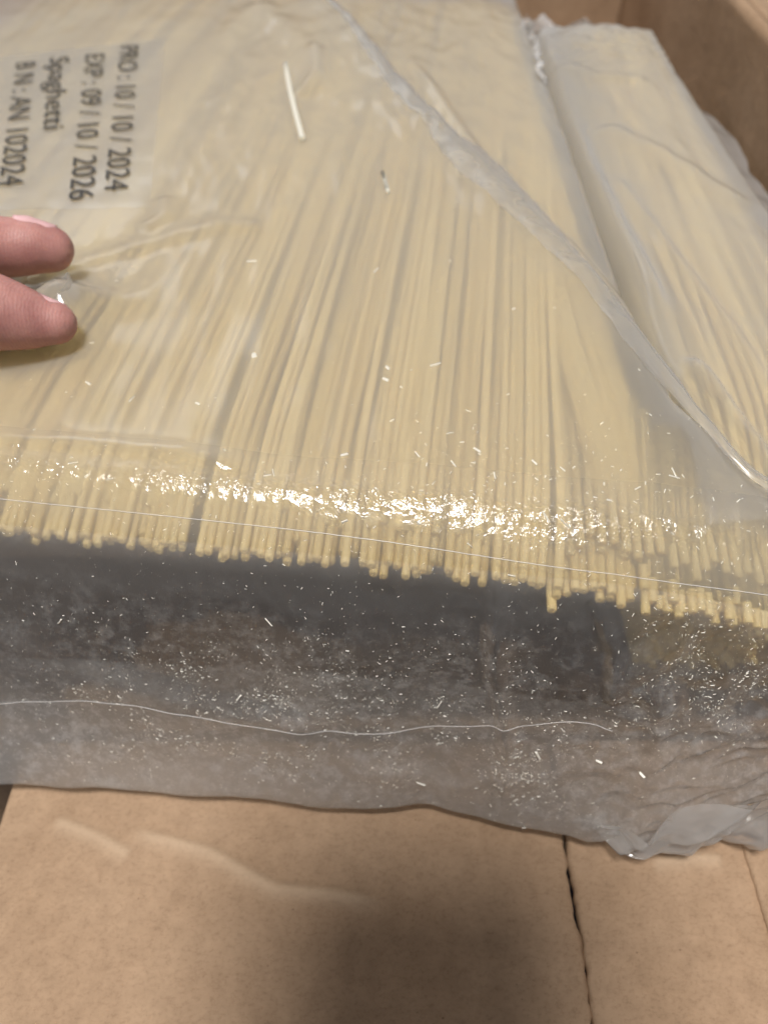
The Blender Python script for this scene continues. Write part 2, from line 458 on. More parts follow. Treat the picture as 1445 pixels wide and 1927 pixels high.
R1 = [(-58, 470), (-34, 410), (-15.9, 360), (6.9, 283.7), (22.9, 242.5), (40.5, 197), (51.6, 161.5), (57, 138.7), (62.3, 117.7), (68.7, 102.5), (80, 92)]
R_F = [(-92, 171), (-80, 178.2), (-60.3, 190), (-47, 197), (-33, 198.6)]
R_H = [(-110, 114), (-78.1, 113.2), (-56.1, 111.8), (-39.5, 108.9), (-25.3, 105.0)]
PINCH = (-76.5, 157.0)
def top_disp(X, Y):
    """how far the film stands above its resting height on the pasta (mm), over the top of the bag"""
    d = 0.9 * fbm(X / 34 + 4, Y / 60, 3) + 0.35
    d = d + 0.22 * gnoise(X / 5.0, Y / 45.0)                        # it sinks into the grooves between strands
    far = smooth(140, 330, Y)
    # slack gathered along the long diagonal fold, lying over towards the smaller packet
    dd, s, p = seg_dist(X, Y, R1)
    amp = 5.2 * smooth(0, 0.2, p) * (1 - 0.55 * smooth(0.75, 1.0, p)) * (1 + 0.25 * gnoise(Y / 18, Y * 0))
    d = d + np.where(s > 0, amp * np.exp(-(dd / 3.4) ** 2), amp * np.exp(-(dd / (13.0 + 6 * far)) ** 1.6))
    d = d + ridge(X, Y, [(8, 330), (30, 240), (50, 185), (66, 128)], 1.8, 2.2, 2.0)
    d = d + ridge(X, Y, [(-60, 395), (-30, 330), (-22, 285)], 2.4, 7, 5)
    d = d + ridge(X, Y, [(-26, 330), (-24, 300), (-31, 286)], 2.0, 2.5, 2.5)
    d = d + ridge(X, Y, R_F, 1.3, 5.5, 3.0, 0.05)
    d = d + ridge(X, Y, R_H, 1.4, 3.2, 1.2, 0.15)
    d = d + ridge(X, Y, [(-64, 215), (-61, 203), (-66, 195)], 1.6, 3.0, 3.0)
    r = np.hypot(X - PINCH[0], (Y - PINCH[1]))
    ang = np.arctan2(Y - PINCH[1], X - PINCH[0])
    d = d + 7.0 * np.exp(-(r / 8.0) ** 2) + 2.0 * np.exp(-(r / 20.0) ** 2) + 0.5 * np.sin(ang * 5) * np.exp(-((r - 14) / 9) ** 2)
    d = d + 0.45 * ridged(X / 15 + 3, Y / 30 + X / 40, 2) * smooth(150, 280, Y) * (0.25 + 0.75 * smooth(-82, -58, X))
    # crumpled far end
    c = smooth(404, 440, Y)
    d = d + c * (2.4 * ridged(X / 40, Y / 26, 2) + 1.0 * fbm(X / 9, Y / 9, 2))
    m = smooth(-172, -160, X) * (1 - smooth(-72, -60, X)) * smooth(194, 212, Y) * (1 - smooth(340, 362, Y))   # the sticker stiffens the film
    return d * (1 - 0.72 * m) + 0.5 * m
Z0 = 81.2
def z_top(X, Y): return Z0 + top_disp(X, Y)

PROF = np.array([(372, 40), (360, 50), (346, 64), (334, 76), (324, 80.4), (312, 81.2), (200, 81.2), (120, 81.2), (60, 81.2), (20, 81.2), (8, 81.15), (3, 80.9), (0.5, 80.2),
                 (-2, 78.8), (-5, 76.7), (-8.5, 73.9), (-12, 70.4), (-15, 65), (-17.5, 56), (-20, 43), (-23, 30), (-27, 16), (-29.5, 10), (-30.8, 6), (-28.5, 3.2), (-16, 2.0), (6, 2.0)], float)
def catmull(P, n):
    out = []
    for i in range(len(P) - 1):
        p0, p1, p2, p3 = P[max(i - 1, 0)], P[i], P[i + 1], P[min(i + 2, len(P) - 1)]
        # centripetal-ish: clamp tangents to the segment so long flats do not overshoot
        L = np.linalg.norm(p2 - p1)
        t1 = (p2 - p0); t1 = t1 / (np.linalg.norm(t1) + 1e-9) * L
        t2 = (p3 - p1); t2 = t2 / (np.linalg.norm(t2) + 1e-9) * L
        for t in np.linspace(0, 1, n, endpoint=False):
            h00 = 2 * t ** 3 - 3 * t ** 2 + 1; h10 = t ** 3 - 2 * t ** 2 + t; h01 = -2 * t ** 3 + 3 * t ** 2; h11 = t ** 3 - t ** 2
            out.append(h00 * p1 + h10 * t1 + h01 * p2 + h11 * t2)
    out.append(P[-1]); return np.array(out)
PC = catmull(PROF, 24)
PL = np.concatenate([[0], np.cumsum(np.linalg.norm(np.diff(PC, axis=0), axis=1))])
def prof(s): return np.interp(s, PL, PC[:, 0]), np.interp(s, PL, PC[:, 1])
S_EDGE = float(np.interp(-1.5, -PC[:400, 0], PL[:400]))             # where the film starts to roll over
i_lip = int(np.argmin(PC[:, 0])); S_LIP = float(PL[i_lip]); S_END = float(PL[-1])

def front_disp(a, s):
    """waviness of the hanging front, outwards (mm)"""
    w = smooth(S_EDGE + 6, S_EDGE + 26, s) * (1 - smooth(S_LIP - 2, S_LIP + 8, s))
    q = (s - S_EDGE)
    d = 1.5 * fbm(a / 42 + 11, q / 46, 3) + 0.35 * gnoise(a / 9, q / 14)
    d = d + ridge(a, q, [(22, 10), (24, 34), (30, 60), (31, 84)], 1.5, 1.6, 2.6)
    d = d + ridge(a, q, [(40, 14), (46, 26), (48, 40)], 1.5, 1.2, 2.0)
    d = d + ridge(a, q, [(56, 30), (60, 52), (58, 80)], 2.0, 2.0, 4.0)
    d = d + ridge(a, q, [(-95, 34), (-62, 46), (-30, 58), (-8, 62)], 2.2, 9, 5)
    d = d + ridge(a, q, [(-10, 70), (20, 76), (44, 62), (70, 58)], 1.4, 4, 3)
    right = smooth(38, 62, a)
    d = d + right * (2.3 * ridged(a / 17 + 2, q / 13 + a / 30, 2) - 0.9)
    return w * d

def film_point(a, s, detail=True):
    a = np.asarray(a, float); s = np.asarray(s, float)
    b, z = prof(s)
    # outward normal of the profile in (b, z)
    b2, z2 = prof(np.minimum(s + 0.6, S_END)); b1, z1 = prof(np.maximum(s - 0.6, 0))
    tb, tz = b2 - b1, z2 - z1; ln = np.hypot(tb, tz) + 1e-9
    nb, nz = tz / ln, -tb / ln                                      # walking towards the viewer and down: this points out
    down = smooth(S_EDGE, S_LIP, s)
    topw = 1 - smooth(S_EDGE - 10, S_EDGE + 4, s)
    fd = front_disp(a, s)
    lipwave = -(6.0 * smooth(10, 110, -a) + 2.0 * gnoise(a / 33 + 5, a * 0) + 1.4 * ridge(a, a * 0, [(12, 0), (13, 0)], -1, 5, 5, 0) - 6.0 * smooth(66, 92, a)) * down
    b = b + nb * fd + lipwave
    z = z + nz * fd
    drop = 7.0 * smooth(40, 100, a) * smooth(S_EDGE - 34, S_EDGE + 5, s) * (1 - smooth(S_LIP - 30, S_LIP, s))
    z = z - drop
    X, Y = loc2w(a, b)
    z = z + topw * top_disp(X, Y)
    return X, Y, z

def a_right(b):
    line = (63.5 - ST * b) / CT
    return line + (98 - line) * (1 - smooth(-8, 34, b))
NA = 520
s_rows = np.concatenate([np.linspace(0, S_EDGE - 60, 190, endpoint=False), np.linspace(S_EDGE - 60, S_EDGE - 8, 90, endpoint=False),
                         np.linspace(S_EDGE - 8, S_EDGE + 12, 46, endpoint=False), np.linspace(S_EDGE + 12, S_LIP - 3, 120, endpoint=False), np.linspace(S_LIP - 3, S_END, 34)])
q = np.linspace(0, 1, NA)
q = 1 - (1 - q) ** 1.0
Sg, Qg = np.meshgrid(s_rows, q, indexing='ij')
Bg, _ = prof(Sg)
AL = -240.0
Ag = AL + (a_right(Bg) - AL) * Qg
X, Y, Z = film_point(Ag, Sg)
# the long side rolls down between the two bags
edge = a_right(Bg) - Ag
roll = np.exp(-(np.maximum(edge, 0) / 3.2) ** 1.5) * smooth(2, 26, Bg)
Z = Z - 26 * roll * roll
# crushed relief along the rolled edge, as geometry
qe = Sg - S_EDGE
band = np.exp(-((qe + 0.5 + 1.4 * gnoise(Ag / 21, Ag * 0)) / 2.6) ** 2) * (0.55 + 0.6 * smooth(-0.5, 0.8, gnoise(Ag / 13 + 3, Ag * 0 + 1))) * (1 - 0.6 * smooth(58, 80, Ag))
Z = Z + band * 0.28 * ridged(Ag / 1.9, qe / 1.6, 2)
patch = np.exp(-((Ag - 34) / 16) ** 2 - ((qe - 1) / 5) ** 2) * 0.7
crinkle = np.clip(band * 1.0 + patch + 0.10 * np.exp(-((qe - 2) / 9) ** 2), 0, 1)
zf = smooth(S_EDGE + 14, S_EDGE + 40, Sg)
dust_haze = np.clip(zf * (1 - 0.5 * smooth(S_LIP - 10, S_LIP, Sg)) * (0.75 + 0.6 * gnoise(Ag / 30 + 9, Sg / 30)) + 0.35 * np.exp(-((qe - 3) / 10) ** 2) + 0.3 * smooth(S_LIP - 42, S_LIP - 8, Sg), 0, 1.4)  # dust, and the upturned lip's brightness painted in as haze
crinkle = np.clip(crinkle + 0.5 * zf * smooth(0.0, 0.7, gnoise(Ag / 22 + 4, Sg / 16)) + 0.2 * smooth(45, 70, Ag) * zf, 0, 1)

milk = 0.46 + 0.13 * smooth(150, 300, Y) - 0.34 * smooth(S_EDGE + 6, S_EDGE + 18, Sg) + 0.10 * smooth(S_LIP - 36, S_LIP - 4, Sg) + 0.06 * zf * gnoise(Ag / 28 + 6, Sg / 24)  # far glare and lip brightness painted as extra haze; hanging front clearer
bag = empty("spaghetti_bag", (0, 220, 0), "large milky clear plastic bag of spaghetti with printed production and expiry dates", "bag")
film = mesh_obj("film", np.stack([X, Y, Z], -1).reshape(-1, 3), grid_faces(len(s_rows), NA), M_FILM, bag, attrs={"crinkle": crinkle, "dust_haze": dust_haze, "milk": milk})

film.data.materials.append(M_FILMC); film.data.materials.append(M_FILMD)
rowS = np.repeat((s_rows[:-1] + s_rows[1:]) / 2, NA - 1)
film.data.polygons.foreach_set("material_index", np.where(rowS > S_EDGE + 12, 2, np.where(rowS > S_EDGE - 9, 1, 0)).astype(np.int32))
film.data.update()

def film_surf(a, s):
    X, Y, Z = film_point(np.array([a]), np.array([s])); return float(X[0]), float(Y[0]), float(Z[0])

# fine welded lines running across the bag's end
def seam(points_as, rad):
    P = []
    pts = np.array(points_as, float)
    aa = np.linspace(pts[0, 0], pts[-1, 0], 260)
    ss = np.interp(aa, pts[:, 0], pts[:, 1])
    k = np.ones(15) / 15; ss = np.convolve(np.pad(ss, 7, mode='edge'), k, 'valid')
    X, Y, Z = film_point(aa, ss)
    ww = 0.10 * gnoise(aa / 3, aa * 0)
    P = np.stack([X, Y - 0.12, Z + 0.12 + ww], 1)
    v, f = tube([tuple(p) for p in P], rad, 6)
    return mesh_obj("seam", v, f, M_SEAM, bag)
FB = PC[(PL >= S_EDGE - 6) & (PL <= S_LIP)]; FS = PL[(PL >= S_EDGE - 6) & (PL <= S_LIP)]
SEAM1 = [(-150, 6.0), (-82.7, 6.8), (-75.9, 7.1), (-59.5, 7.2), (-45.4, 7.3), (-30.8, 7.5), (-14.9, 7.7), (0.6, 8.2), (15.6, 9.1), (34.7, 10.1), (53.3, 10.3), (72.9, 8.9), (95, 8)]
SEAM2 = [(-140, 62), (-92.2, 60.6), (-84.5, 59.0), (-65.4, 55.9), (-53.1, 54.0), (-42.7, 55.5), (-31.3, 57.8), (-20.8, 59.4), (-4.4, 60.6), (9.2, 59.0), (22.8, 53.5), (38.8, 47.8), (45.6, 47.1), (50.1, 48.0)]
seam([(a, S_EDGE + d) for a, d in SEAM1], 0.085)
seam([(a, S_EDGE + d) for a, d in SEAM2], 0.075)

# the loose gusset of film folded over at the bag's lower corner
na, nv = 130, 90
A_, V_ = np.meshgrid(np.linspace(0, 0.9, na), np.linspace(0, 1, nv), indexing='ij')
ga = 50 + 62 * A_
ztop_ = 12 + 27 * smooth(0.05, 0.75, A_)
gz = ztop_ * (1 - V_) + 1.6 * V_
bb = np.interp(-gz, -FB[:, 1], FB[:, 0])
bulge = np.sin(math.pi * np.clip(V_ * 0.92 + 0.08, 0, 1)) ** 0.8 * smooth(0, 0.25, A_)
gb = bb + 8.0 * V_ - 1.0 - 4.0 * bulge - 3.6 * ridged(A_ * 2.6 + 2, V_ * 1.7 + A_ * 1.6, 2) * smooth(0, 0.15, A_) + 4.0 * V_ * smooth(0.2, 0.9, A_)
gz = gz + 1.2 * fbm(A_ * 6, V_ * 5, 3) * smooth(0, 0.2, V_) * (1 - smooth(0.9, 1, V_))
gX, gY = loc2w(ga, gb)
mesh_obj("gusset_fold", np.stack([gX, gY, np.maximum(gz, 1.2)], -1).reshape(-1, 3), grid_faces(na, nv, True), M_FILMFOLD, bag,
         attrs={"crinkle": (0.15 + 0 * A_), "dust_haze": (0.7 + 0 * A_)})
# the gathered lap of slack film lying along the diagonal fold
nl, nw = 220, 16
T, W = np.meshgrid(np.linspace(0, 1, nl), np.linspace(-1, 1, nw), indexing='ij')
rp = np.array(R1, float); rl = np.concatenate([[0], np.cumsum(np.linalg.norm(np.diff(rp, axis=0), axis=1))]); rl /= rl[-1]
tt = 0.10 + 0.90 * T
rx = np.interp(tt, rl, rp[:, 0]); ry = np.interp(tt, rl, rp[:, 1])
k = np.ones(21) / 21
rx = np.apply_along_axis(lambda q: np.convolve(np.pad(q, 10, mode='edge'), k, 'valid'), 0, rx); ry = np.apply_along_axis(lambda q: np.convolve(np.pad(q, 10, mode='edge'), k, 'valid'), 0, ry)
wd = np.interp(T, [0, 0.2, 0.45, 0.6, 0.75, 0.9, 1], [0.6, 2.4, 5.0, 7.0, 4.2, 2.6, 2.0]) * (1 + 0.45 * gnoise(T * 11, T * 0) + 0.2 * gnoise(T * 37, T * 0))
lx = rx + 0.93 * W * wd; ly = ry + 0.36 * W * wd
lz = z_top(lx, ly) + 0.5 + 0.15 * wd * np.sqrt(np.maximum(0, 1 - W ** 2)) * (1 + 0.3 * gnoise(T * 20, W)) + 0.25 * gnoise(T * 60, W * 2)
mesh_obj("gathered_fold", np.stack([lx, ly, lz], -1).reshape(-1, 3), grid_faces(nl, nw, True), M_FILMLAP, bag)

# the pinched loop of film between the finger tips
nl, nw = 40, 14
U, W = np.meshgrid(np.linspace(0, 1, nl), np.linspace(0, 1, nw), indexing='ij')
ph = U * math.pi * 1.05 - 0.1
lx = -78.0 + 4.6 * np.sin(ph) + 1.2 * W - 12 * W * (1 - np.sin(ph)) * 0.3
ly = 166.5 - 17.0 * U + 0.5 * np.sin(U * 9)
lz = 86 + 5.0 * (1 - W) * np.maximum(np.sin(ph), 0) ** 0.7 + 0.12 * fbm(U * 3, W * 2)
mesh_obj("pinched_film", np.stack([lx, ly, lz], -1).reshape(-1, 3), grid_faces(nl, nw), M_FILMFOLD, bag,
         attrs={"crinkle": 0.1 + 0 * U, "dust_haze": 0 * U})

# the clear rectangular sticker carrying the print
def patch_on_film(name, corners, n, m, lift, mat, wav=0.0):
    c = np.array(corners, float)
    U, W = np.meshgrid(np.linspace(0, 1, n), np.linspace(0, 1, m), indexing='ij')
    P = ((1 - U) * (1 - W))[..., None] * c[0] + (U * (1 - W))[..., None] * c[1] + (U * W)[..., None] * c[2] + ((1 - U) * W)[..., None] * c[3]
    Zp = z_top(P[..., 0], P[..., 1]) + lift + wav * np.abs(fbm(P[..., 0] / 16, P[..., 1] / 16, 2))
    V = np.concatenate([P, Zp[..., None]], -1).reshape(-1, 3)
    return mesh_obj(name, V, grid_faces(n, m, True), mat, bag, attrs={"crinkle": np.zeros(n * m), "dust_haze": np.zeros(n * m)})
sticker = patch_on_film("date_sticker", [(-159, 322), (-132, 206), (-66.5, 208.5), (-88, 346)], 90, 60, 0.35, M_STICK, 0.15)

# the printing, one mesh per line, lying on the sticker
def print_line(text, p0, p1, cap):
    cu = bpy.data.curves.new("print_line", 'FONT'); cu.body = text; cu.size = 1.0; cu.resolution_u = 4
    cu.offset = 0.0
    t = bpy.data.objects.new("tmp", cu); COL.objects.link(t)
    dg = bpy.context.evaluated_depsgraph_get(); dg.update()
    me = bpy.data.meshes.new_from_object(t.evaluated_get(dg))
    bpy.data.objects.remove(t)
    import bmesh
    bm = bmesh.new(); bm.from_mesh(me)
    bmesh.ops.triangulate(bm, faces=bm.faces[:])
    for _ in range(2):
        bmesh.ops.subdivide_edges(bm, edges=[e for e in bm.edges if e.calc_length() > 0.12], cuts=1)
        bmesh.ops.triangulate(bm, faces=bm.faces[:])
    co = np.array([v.co[:] for v in bm.verts]); fa = [[v.index for v in f.verts] for f in bm.faces]
    bm.free()
    x0, x1 = co[:, 0].min(), co[:, 0].max()
    p0 = np.array(p0); p1 = np.array(p1); L = np.linalg.norm(p1 - p0); d = (p1 - p0) / L; up = np.array([-d[1], d[0]])
    xx = (co[:, 0] - x0) / (x1 - x0) * L; yy = co[:, 1] * cap / 0.69
    W = p0[None] + d[None] * xx[:, None] + up[None] * yy[:, None]
    z = z_top(W[:, 0], W[:, 1]) + 0.75
    return mesh_obj("print_line", np.concatenate([W, z[:, None]], 1), fa, M_INK, bag, shade=False)
print_line("PRO : 10 / 10 / 2024", (-103.7, 336.6), (-81.6, 217.6), 7.0)
print_line("EXP : 09 / 10 / 2026", (-114.9, 327.4), (-90.4, 211.9), 7.0)
print_line("Spaghetti", (-127.7, 324.1), (-111.6, 259.5), 7.0)
print_line("B N : AN 102024", (-139.0, 318.6), (-113.4, 220.5), 7.0)

# ------------------------------------------------------------------ spaghetti
def strand_mesh(name, L, r, bend, n=10, seg=6, droop=6.8):
    V = []; F = []
    ys = [0, 0.25, 4, 9, 15, 22, 30] + [L * k / seg for k in range(1, seg)] + [L - 0.25, L]
    rs = [r * 0.86] + [r] * (len(ys) - 2) + [r * 0.86]
    for y, rr in zip(ys, rs):
        t = y / L; cx = bend[0] * math.sin(math.pi * t); cz = bend[1] * math.sin(math.pi * t) - droop * max(0, 1 - y / 32) ** 2
        for k in range(n):
            q = 2 * math.pi * k / n
            V.append((cx + rr * math.cos(q), y, cz + rr * math.sin(q)))
    m = len(ys)
    for i in range(m - 1):
        for k in range(n):
            F.append((i * n + k, (i + 1) * n + k, (i + 1) * n + (k + 1) % n, i * n + (k + 1) % n))
    F.append(tuple(range(n))); F.append(tuple((m - 1) * n + k for k in range(n))[::-1])
    me = bpy.data.meshes.new(name)
    me.from_pydata([tuple(c * MM for c in p) for p in V], [], F); me.update()
    me.polygons.foreach_set("use_smooth", [len(p.vertices) == 4 for p in me.polygons])
    return me
R = 0.93
def mesh_set(L, droop, n=4):
    ms = [strand_mesh("spaghetti_strand", L, R * random.uniform(0.95, 1.05), (random.uniform(-1.2, 1.2) * L / 256, random.uniform(-0.5, 0.2) * L / 256), droop=droop) for _ in range(n)]
    for me in ms: me.materials.append(M_PASTA)
    return ms
DROOPED = {d: mesh_set(256.0, 7.8 + d) for d in (0, 2, 4, 6)}
STRAIGHT = mesh_set(256.0, 0.0)
SHORT = mesh_set(20.0, 0.0)
def strand(X, Y, z, az, L, label, group, tilt=0.0, mat=None, name="spaghetti_strand", cat="spaghetti", meshes=None):
    me = random.choice(SHORT if L <= 60 else (meshes or STRAIGHT))
    o = bpy.data.objects.new(name, me)
    COL.objects.link(o)
    o.location = (X * MM, Y * MM, z * MM)
    o.rotation_euler = (tilt, 0, -az)
    o.scale = (1, L / (256.0 if L > 60 else 20.0), 1)
    if mat is not None:
        o.material_slots[0].link = 'OBJECT'; o.material_slots[0].material = mat
    tag(o, label, cat, group)
    return o

def limit_len(X, Y, az, L, xlim=54.0):
    """shorten a strand that would leave the bag's long side"""
    dx = math.sin(az); dy = math.cos(az)
    if dx > 1e-4:
        t = (xlim - X) / dx
        if X > xlim - 1: t = 12.0 if Y > 96 else max(8.0, (106 - Y))
        L = min(L, max(t, 8.0))
    return L
LB1 = "pale yellow spaghetti strand packed in the large dated bag"
GB1 = "spaghetti strands in the large bag"
count = 0
def near_b(a): return -7.8 - 2.0 * float(smooth(20, 75, np.array(a)))
def top_drop(a): return 7.0 * float(smooth(40, 100, np.array(a)))
def lay(a, b, z, az, L):
    """put one strand of the big bag down; those by the bag's corner are short pieces"""
    b = max(b, near_b(a) - 1.6)
    X, Y = loc2w(a, b); nd = top_drop(a)
    if a > 55:
        e = b
        while e < 17 and float(a_right(np.array(e))) - 9.0 > a + (e - b) * 0.02: e += 0.5
        L = max(9.0, e - b)
        return strand(X, Y, z - nd - 7.8, az, min(L, 40), LB1, GB1, tilt=math.atan2(4.6, 20))
    L = limit_len(X, Y, az, L)
    if L <= 60: return strand(X, Y, z - nd - 8.2, az, min(L, 30), LB1, GB1, tilt=math.atan2(7.0 + 0.5 * nd, max(L, 20)))
    if L <= 160: return strand(X, Y, z - nd - 8.6, az, L, LB1, GB1, tilt=math.atan2(8 + nd * 0.7, L))
    return strand(X, Y, z, az, L, LB1, GB1, meshes=DROOPED[min(6, 2 * round(nd / 2 + 0.2))])
GAPS = [(-36.8, 1.2), (-27.5, 0.8), (-49, 0.9), (-60, 1.0), (-77, 0.9), (-98, 1.1), (-13.0, 0.7), (-4.2, 0.8), (12.5, 0.8), (21.5, 0.8), (33.0, 1.0), (-120, 1.0), (-142, 1.2)]
def in_gap(a): return any(abs(a - g) < w for g, w in GAPS)
a = -186.0
while a < 90:
    while in_gap(a): a += 0.2
    clump = float(gnoise(np.array(a / 9.0), np.array(3.3)))
    loose = random.random() < 0.10 + 0.25 * max(0.0, clump)
    z = 79.4 - abs(random.gauss(0, 0.75)) - (random.uniform(0.3, 1.3) if loose else 0)
    b = near_b(a) + random.gauss(0, 0.7) + (random.uniform(2, 6) if random.random() < 0.15 else 0)
    az = TH + math.radians(random.gauss(0, 0.28) + (random.gauss(0, 0.9) if loose else 0))
    lay(a, b, z, az, 306 + random.uniform(-3, 2))
    count += 1
    a += 1.62 + (random.uniform(0, 0.16) if not loose else random.uniform(0.2, 1.1)) + (random.uniform(0.9, 2.0) if random.random() < 0.06 else 0)
a = -100.0
while a < 90 and count < 255:
    while in_gap(a): a += 0.2
    lay(a, near_b(a) + 0.8 + random.gauss(0, 1.6), 77.6 - abs(random.gauss(0, 0.3)), TH + math.radians(random.gauss(0, 0.7)), 305)
    count += 1
    a += 1.85 + random.uniform(0, 0.5)

for k in range(14):                                                  # a few run straight along the bag's long side, under the others
    Xs = 43 + k * 0.85 + random.uniform(-0.2, 0.2); aa, _ = w2loc(Xs, 90)
    strand(Xs, EDGE_Y - ST * aa - 3 + random.gauss(0, 1.0), 77.6 - random.uniform(0, 0.9), math.radians(random.uniform(-0.6, 0.3)), 300, LB1, GB1, meshes=DROOPED[4])

# strands that can be told apart
def between(p0, p1, z0, z1, label, mat=None, cat="spaghetti", name="spaghetti_strand"):
    az = math.atan2(p1[0] - p0[0], p1[1] - p0[1]); L = math.hypot(p1[0] - p0[0], p1[1] - p0[1])
    return strand(p0[0], p0[1], z0, az, L, label, None, tilt=math.atan2(z1 - z0, L), mat=mat, cat=cat, name=name)
between((2.8, 94.0), (16.8, 238), 77.2, 80.6, "single bright strand lying on top of the others, its end short of the row", None)
between((31.8, 81.2), (37.5, 150), 68.0, 78.0, "stray strand poking out past the row of ends into the empty bag end", None)
zz = float(z_top(np.array(-36.6), np.array(313.2))); zz2 = float(z_top(np.array(-26.0), np.array(250.8)))
between((-26.0, 250.8), (-36.6, 313.2), zz2 + 1.0, zz + 1.0, "longer whitish broken strand piece lying loose on the film", M_PASTAW, name="broken_spaghetti")
o = between((1.2, 215.6), (0.2, 224.1), float(z_top(np.array(1.2), np.array(215.6))) + 0.6, float(z_top(np.array(.2), np.array(224.1))) + 0.6,
        "short whitish broken strand piece lying loose on the film", M_PASTAW, name="broken_spaghetti")
o.scale = (0.6, o.scale[1], 0.6)

# everything deeper in the bag
def strand_mass(name, rows, mat, n=6):
    V = []; F = []
    for (x, y, z, az, L) in rows:
        k0 = len(V); dx, dy = math.sin(az), math.cos(az); sx, sy = dy, -dx
        for e in (0, L):
            for k in range(n):
                q = 2 * math.pi * k / n; c, s = R * math.cos(q), R * math.sin(q)
                V.append((x + dx * e + sx * c, y + dy * e + sy * c, z + s))
        for k in range(n):
            F.append((k0 + k, k0 + (k + 1) % n, k0 + n + (k + 1) % n, k0 + n + k))
        F.append(tuple(k0 + k for k in range(n))[::-1]); F.append(tuple(k0 + n + k for k in range(n)))
    return mesh_obj(name, V, F, mat, None, base=(0, 220, 0))
rows = []
for layer in range(1, 40):
    dep = 1.85 * layer; z = 79.0 - dep
    if z < 3: break
    a = -186 + (layer % 2) * 0.9
    while a < (-100 if layer == 1 else 86):
        b = near_b(a) + 5.0 + 1.0 * dep ** 0.95 + random.gauss(0, 1.4)
        az = TH + math.radians(random.gauss(0, 0.8)); X, Y = loc2w(a, b)
        L = limit_len(X, Y, az, 295 - dep * 0.9) if a < 50 else (14 if layer < 4 else 0)
        if L > 10 and not (layer < 5 and in_gap(a)): rows.append((X, Y, z - top_drop(a) * 0.9 + random.uniform(-0.3, 0.3) - 1.0, az, L))
        a += 1.92 + random.uniform(0, 0.5)
tag(strand_mass("spaghetti_mass", rows, M_PASTA), "packed spaghetti filling the depth of the large dated bag", "spaghetti", kind="stuff")

# ------------------------------------------------------------------ the smaller packet alongside
packet = empty("spaghetti_packet", (88, 235, 0), "narrow milky packet of spaghetti beside the box wall with a frayed sealed end", "packet")
PX0, PX1, PY0, PY1 = 60.0, 113.0, 98.0, 366.0
def packet_z(x, y):
    c = (x - (PX0 + PX1) / 2) / ((PX1 - PX0) / 2)
    z = 84.0 - 3.0 * c ** 2 - 26 * smooth(0.80, 1.15, np.abs(c)) ** 1.4
    z = z - 20 * smooth(352, 378, y) ** 1.3 - 8.5 * np.maximum(0, 1 - (y - PY0) / 38) ** 2
    z = z + 0.7 * fbm(x / 16 + 3, y / 40, 3) + 0.25 * gnoise(x / 4.5, y / 40)
    z = z + ridge(x, y, [(58.5, 330), (60.5, 290), (62, 250), (64, 200), (68, 150)], 3.0, 2.2, 3.0)
    z = z + ridge(x, y, [(70, 262), (80, 245), (92, 222), (104, 205)], 1.6, 4, 6)
    z = z + ridge(x, y, [(66, 318), (76, 300), (95, 296)], 1.4, 3, 4)
    z = z + ridge(x, y, [(68, 230), (74, 188), (80, 150), (84, 110)], 1.0, 1.5, 2.5)
    z = z + ridge(x, y, [(67, 140), (72, 122), (78, 106), (82, 98)], 3.4, 1.5, 2.6)
    cr = smooth(300, 350, y)
    z = z + cr * (1.3 * ridged(x / 15, y / 12, 2) - 0.5 + 0.5 * fbm(x / 5, y / 5, 2))
    return z
nx, ny = 120, 300
xs = np.linspace(-1.22, 1.30, nx); ys = np.linspace(PY0, 384, ny)
C_, Y_ = np.meshgrid(xs, ys, indexing='ij')
X_ = (PX0 + PX1) / 2 + C_ * (PX1 - PX0) / 2 * (1 - 0.10 * smooth(345, 384, Y_))
Zp = packet_z(X_, Y_)
right = smooth(1.02, 1.30, C_)                                      # the side weld sticks out as a slack flange
Zp = np.where(C_ > 0.9, np.maximum(Zp, 70 - 6 * right + 1.2 * gnoise(Y_ / 14, C_ * 3)), Zp)
X_ = X_ + right * (10.0 + 3.0 * fbm(Y_ / 28, Y_ * 0 + 2, 2)) * (1 - 0.8 * smooth(300, 350, Y_))
Y_ = Y_ + smooth(360, 384, Y_) * (2.6 * fbm(X_ / 9, X_ * 0 + 6, 3) - 10 * np.abs(C_) ** 3)
mesh_obj("film", np.stack([X_, Y_, Zp], -1).reshape(-1, 3), grid_faces(nx, ny), M_FILM2, packet,
         attrs={"crinkle": 0.35 * smooth(330, 365, Y_), "dust_haze": 0.8 * smooth(300, 366, Y_)})
# the frayed, sealed end: gathered strips of film standing up
def frill(path, h, wav, label=None):
    P = np.array(path, float); n = 80; m = 10
    t = np.linspace(0, 1, n); d = np.linspace(0, 1, len(P))
    cx, cy_, cz = (np.interp(t, d, P[:, k]) for k in range(3))
    T, W = np.meshgrid(t, np.linspace(0, 1, m), indexing='ij')
    Xf = cx[:, None] + wav * gnoise(T * 9 + 2, W * 1.2) * W + 0 * W
    Yf = cy_[:, None] + wav * 1.2 * gnoise(T * 11 + 7, W * 1.5) * W + 2.0 * W
    Zf = cz[:, None] + h * W * (0.7 + 0.5 * gnoise(T * 7, T * 0 + 4)) + 0.8 * gnoise(T * 17, W * 2)
    return mesh_obj("sealed_end", np.stack([Xf, Yf, Zf], -1).reshape(-1, 3), grid_faces(n, m), M_FRILL, packet,
                    attrs={"crinkle": 0.3 + 0 * T, "dust_haze": 0.5 + 0 * T})
frill([(58, 340, 78), (58, 362, 77), (66, 372, 75), (84, 374, 74), (100, 371, 72)], 8.0, 4.0)
frill([(57.5, 295, 80), (58, 315, 82), (58.5, 340, 82), (60, 364, 80)], 6.0, 5.0)
frill([(100, 371, 71), (106, 355, 73), (111, 330, 71), (115, 305, 69)], 6.0, 4.0)

